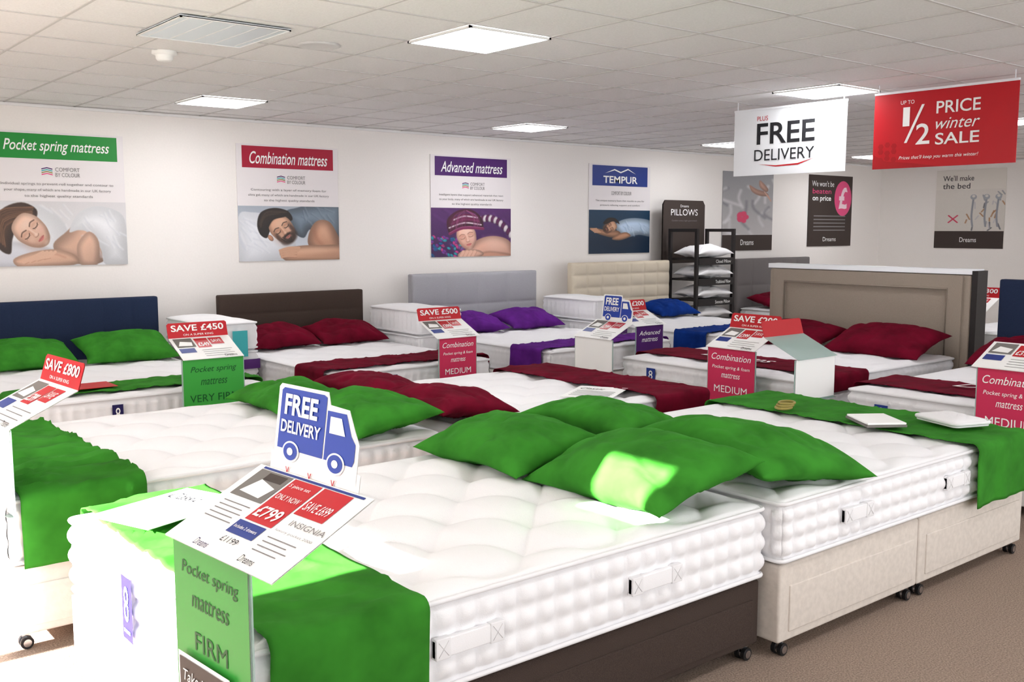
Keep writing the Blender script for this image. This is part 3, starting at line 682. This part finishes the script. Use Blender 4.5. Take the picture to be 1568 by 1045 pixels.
# side sleeper
f=poster(8.54,9.63,Z0,Z1,PW)
f.rect('banner',.05,.95,.76,.985,M_bprint,.002); f.text('TEMPUR',.22,.78,.79,.87,WHITE,.004,0,.02); f.poly('wave',[(.25,.9),(.4,.95),(.5,.92),(.62,.96),(.75,.9),(.62,.945),(.5,.905),(.4,.935)],WHITE,.004)
f.text('COMFORT BY COLOUR',.35,.68,.66,.70,M_inkg)
for k,(t,a) in enumerate([('The unique memory foam that moulds to you for',.8),('pressure relieving support and comfort',.65)]): f.text(t,.5-a/2,.5+a/2,.58-.05*k,.605-.05*k,M_inkg)
c=Cv(98,66,(16,58,88),(10,40,66),2.2)
c.e(55,44,50,14,0,(6,28,50),.9,.6); c.p([(42,22),(55,14),(78,12),(102,18),(102,40),(80,38),(58,42),(46,34)],(186,206,228),.8,1,.35); c.folds((54,14,90,30),10,(130,156,188),(220,232,246),6,12,1.6)
c.p([(2,27),(14,28),(30,31),(44,31),(50,36),(40,42),(20,38),(4,31)],(194,142,110),.6,1,.35); c.p([(48,36),(60,34),(66,40),(50,46),(36,44)],(196,144,112),.6,1,.35)
c.face(33,26,62,11,(208,156,124),(150,100,76),(232,188,156),(170,100,90),(50,36,30),(96,66,52)); c.p([(22,20),(30,12),(42,13),(48,21),(38,17),(28,21)],(46,32,26),.8,1,.2)
for k in range(4): c.s([(3+2*k,29+k*1.6),(12+2*k,28+k*1.8)],1.8,(212,160,128))
c.mesh('photo_side_sleeper',f,0,1,0,.49)
# bed-making poster
f=poster(11.1,12.24,Z0,Z1,mat('poster_grey',(170,166,168),.5)); f.rect('footer',0,1,0,.2,M_tprint,.002)
c=Cv(78,98,(150,150,154),(196,192,192),2)
random.seed(8)
for k in range(16): x=random.uniform(0,78); y=random.uniform(5,95); c.s([(x,y),(x+random.uniform(-20,20),y+12),(x+random.uniform(-10,25),y+26)],4,random.choice([(222,220,222),(120,120,126),(236,234,236)]),.6,2.5)
c.p([(40,20),(52,26),(66,30),(70,36),(56,36),(44,30)],(196,150,130)); c.p([(56,12),(64,18),(70,26),(66,30),(56,22)],(196,150,130))
for k in range(4): c.s([(64+2*k,30+2*k),(70+1.5*k,38+2*k)],1.8,(204,160,140))
for k in range(5): a=k*1.256; c.e(30+5*math.cos(a),70+5*math.sin(a),5,4,k*40,(226,70,110),.2)
c.mesh('photo_bed_making',f,0,1,.2,1)
f.text('Dreams',.36,.62,.07,.14,WHITE)
# pound poster
f=poster(13.13,14.3,1.33,2.42,M_tprint); f.poly('badge',circ(.78,.68,.2,.25),M_hot,.002); f.text('£',.68,.88,.53,.84,mat('pale_pink',(250,220,230),.5),.004,0,.03)
f.text("We won't be",.06,.56,.84,.92,WHITE); f.text('beaten',.08,.5,.74,.81,M_hot); f.text('on price',.08,.5,.62,.71,WHITE,.003,0,.02)
for k in range(5): f.rect('line',.12,.85,.42-.05*k,.435-.05*k,M_inkg)
f.text('Dreams',.34,.64,.07,.13,WHITE)
# right wall poster (faces -X)
f=poster(6.96,8.04,1.30,2.50,mat('poster_cream',(226,220,212),.5),plane=WALLX-.012,rz=-90); f.rect('footer',0,1,0,.22,M_tprint,.002)
f.text("We'll make",.1,.55,.86,.93,M_ink); f.text('the bed',.1,.5,.76,.83,M_ink)
c=Cv(108,96,(232,226,218),(220,214,206),1.5)
for k in range(26): x=random.uniform(50,105); y=random.uniform(5,90); c.s([(x,y),(x+random.uniform(-6,6),y+random.uniform(6,14))],2.4,random.choice([(150,150,156),(90,90,98),(200,196,200),(170,120,80)]),.8)
for p in (60,80,98): c.s([(p,20),(p-2,60),(p,85)],3,(150,152,160)); c.e(p,18,5,6,0,(170,172,180)); c.e(p,16,2.5,3,0,(226,222,214))
c.s([(22,60),(36,76)],2.5,(214,60,90)); c.s([(36,60),(22,76)],2.5,(214,60,90))
ob=c.mesh('photo_tools',f,0,1,.22,.75); f.text('Dreams',.38,.62,.08,.14,WHITE)

# ---------- pillow rack ----------
P=empty('pillow_display_rack',(10.1,8.5,0))
bx=[]
for x in (9.74,10.46):
    for y in (8.28,8.72): bx.append((x-.02,x+.02,y-.02,y+.02,0,1.6))
    bx.append((x-.02,x+.02,8.3,8.7,1.56,1.6)); bx.append((x-.02,x+.02,8.3,8.7,.08,.12))
for z in (.42,.68,.94,1.2): bx.append((9.76,10.44,8.27,8.73,z,z+.025)); bx.append((9.76,10.44,8.255,8.27,z-.06,z+.03))
V,F=boxes(bx); mo('frame',V,F,M_dark,P,False,True)
for k,z in enumerate((.42,.68,.94,1.2)):
    o=pillow('pillow',M_matt,(0,0,0),0,.68,.44,.19,0,0,30+k); o.parent=P; o.location=(0,-.03,z+.10)
    g=Fr(P,(-.05,8.252-8.5,z-.05),(.35,0,0),(0,0,.07)); g.text(('Tender Pillow','Snooze Pillow','Traditional Pillow','Cloud Pillow')[k],.1,.95,.2,.8,WHITE,.002)
pts=[(0,0),(1,0),(1,.93),(.95,1),(.05,1),(0,.93)]
g=Fr(P,(-.42,8.8-8.5,1.15),(.82,0,0),(0,0,.82)); g.poly('sign_panel',pts,M_tprint,0); g.poly('sign_panel_back',pts[::-1],M_tprint,-.02)
g.text('PILLOWS',.18,.82,.76,.86,WHITE,.003); g.text('Dreams',.40,.60,.89,.93,WHITE); g.text('Comfort every night guaranteed',.2,.8,.66,.69,M_inkg)
V,F=boxes([(9.78,9.82,8.795,8.815,0,1.2),(10.38,10.42,8.795,8.815,0,1.2)]); mo('sign_posts',V,F,M_dark,P,False,True)

flush_text()

# ---------- light ----------
w=bpy.data.worlds.new('World'); sc.world=w; w.use_nodes=True
w.node_tree.nodes['Background'].inputs['Color'].default_value=(.97,.985,1,1); w.node_tree.nodes['Background'].inputs['Strength'].default_value=2.0
sd=bpy.data.lights.new('sun','SUN'); sd.energy=42; sd.angle=math.radians(.6); sd.color=(1,.98,.97)
so=bpy.data.objects.new('sun',sd); so.rotation_euler=Vector((.985,-.02,-.404)).to_track_quat('-Z','Y').to_euler(); so.location=(-4,0,4); sc.collection.objects.link(so)
cd=bpy.data.cameras.new('camera'); cd.lens=35; cd.sensor_width=36; cd.clip_start=.05
co=bpy.data.objects.new('camera',cd); co.location=(0,0,1.6); co.rotation_euler=(math.radians(90-6.44),0,math.radians(-39.16)); sc.collection.objects.link(co); sc.camera=co
sc.view_settings.view_transform='Standard'; sc.view_settings.exposure=.72
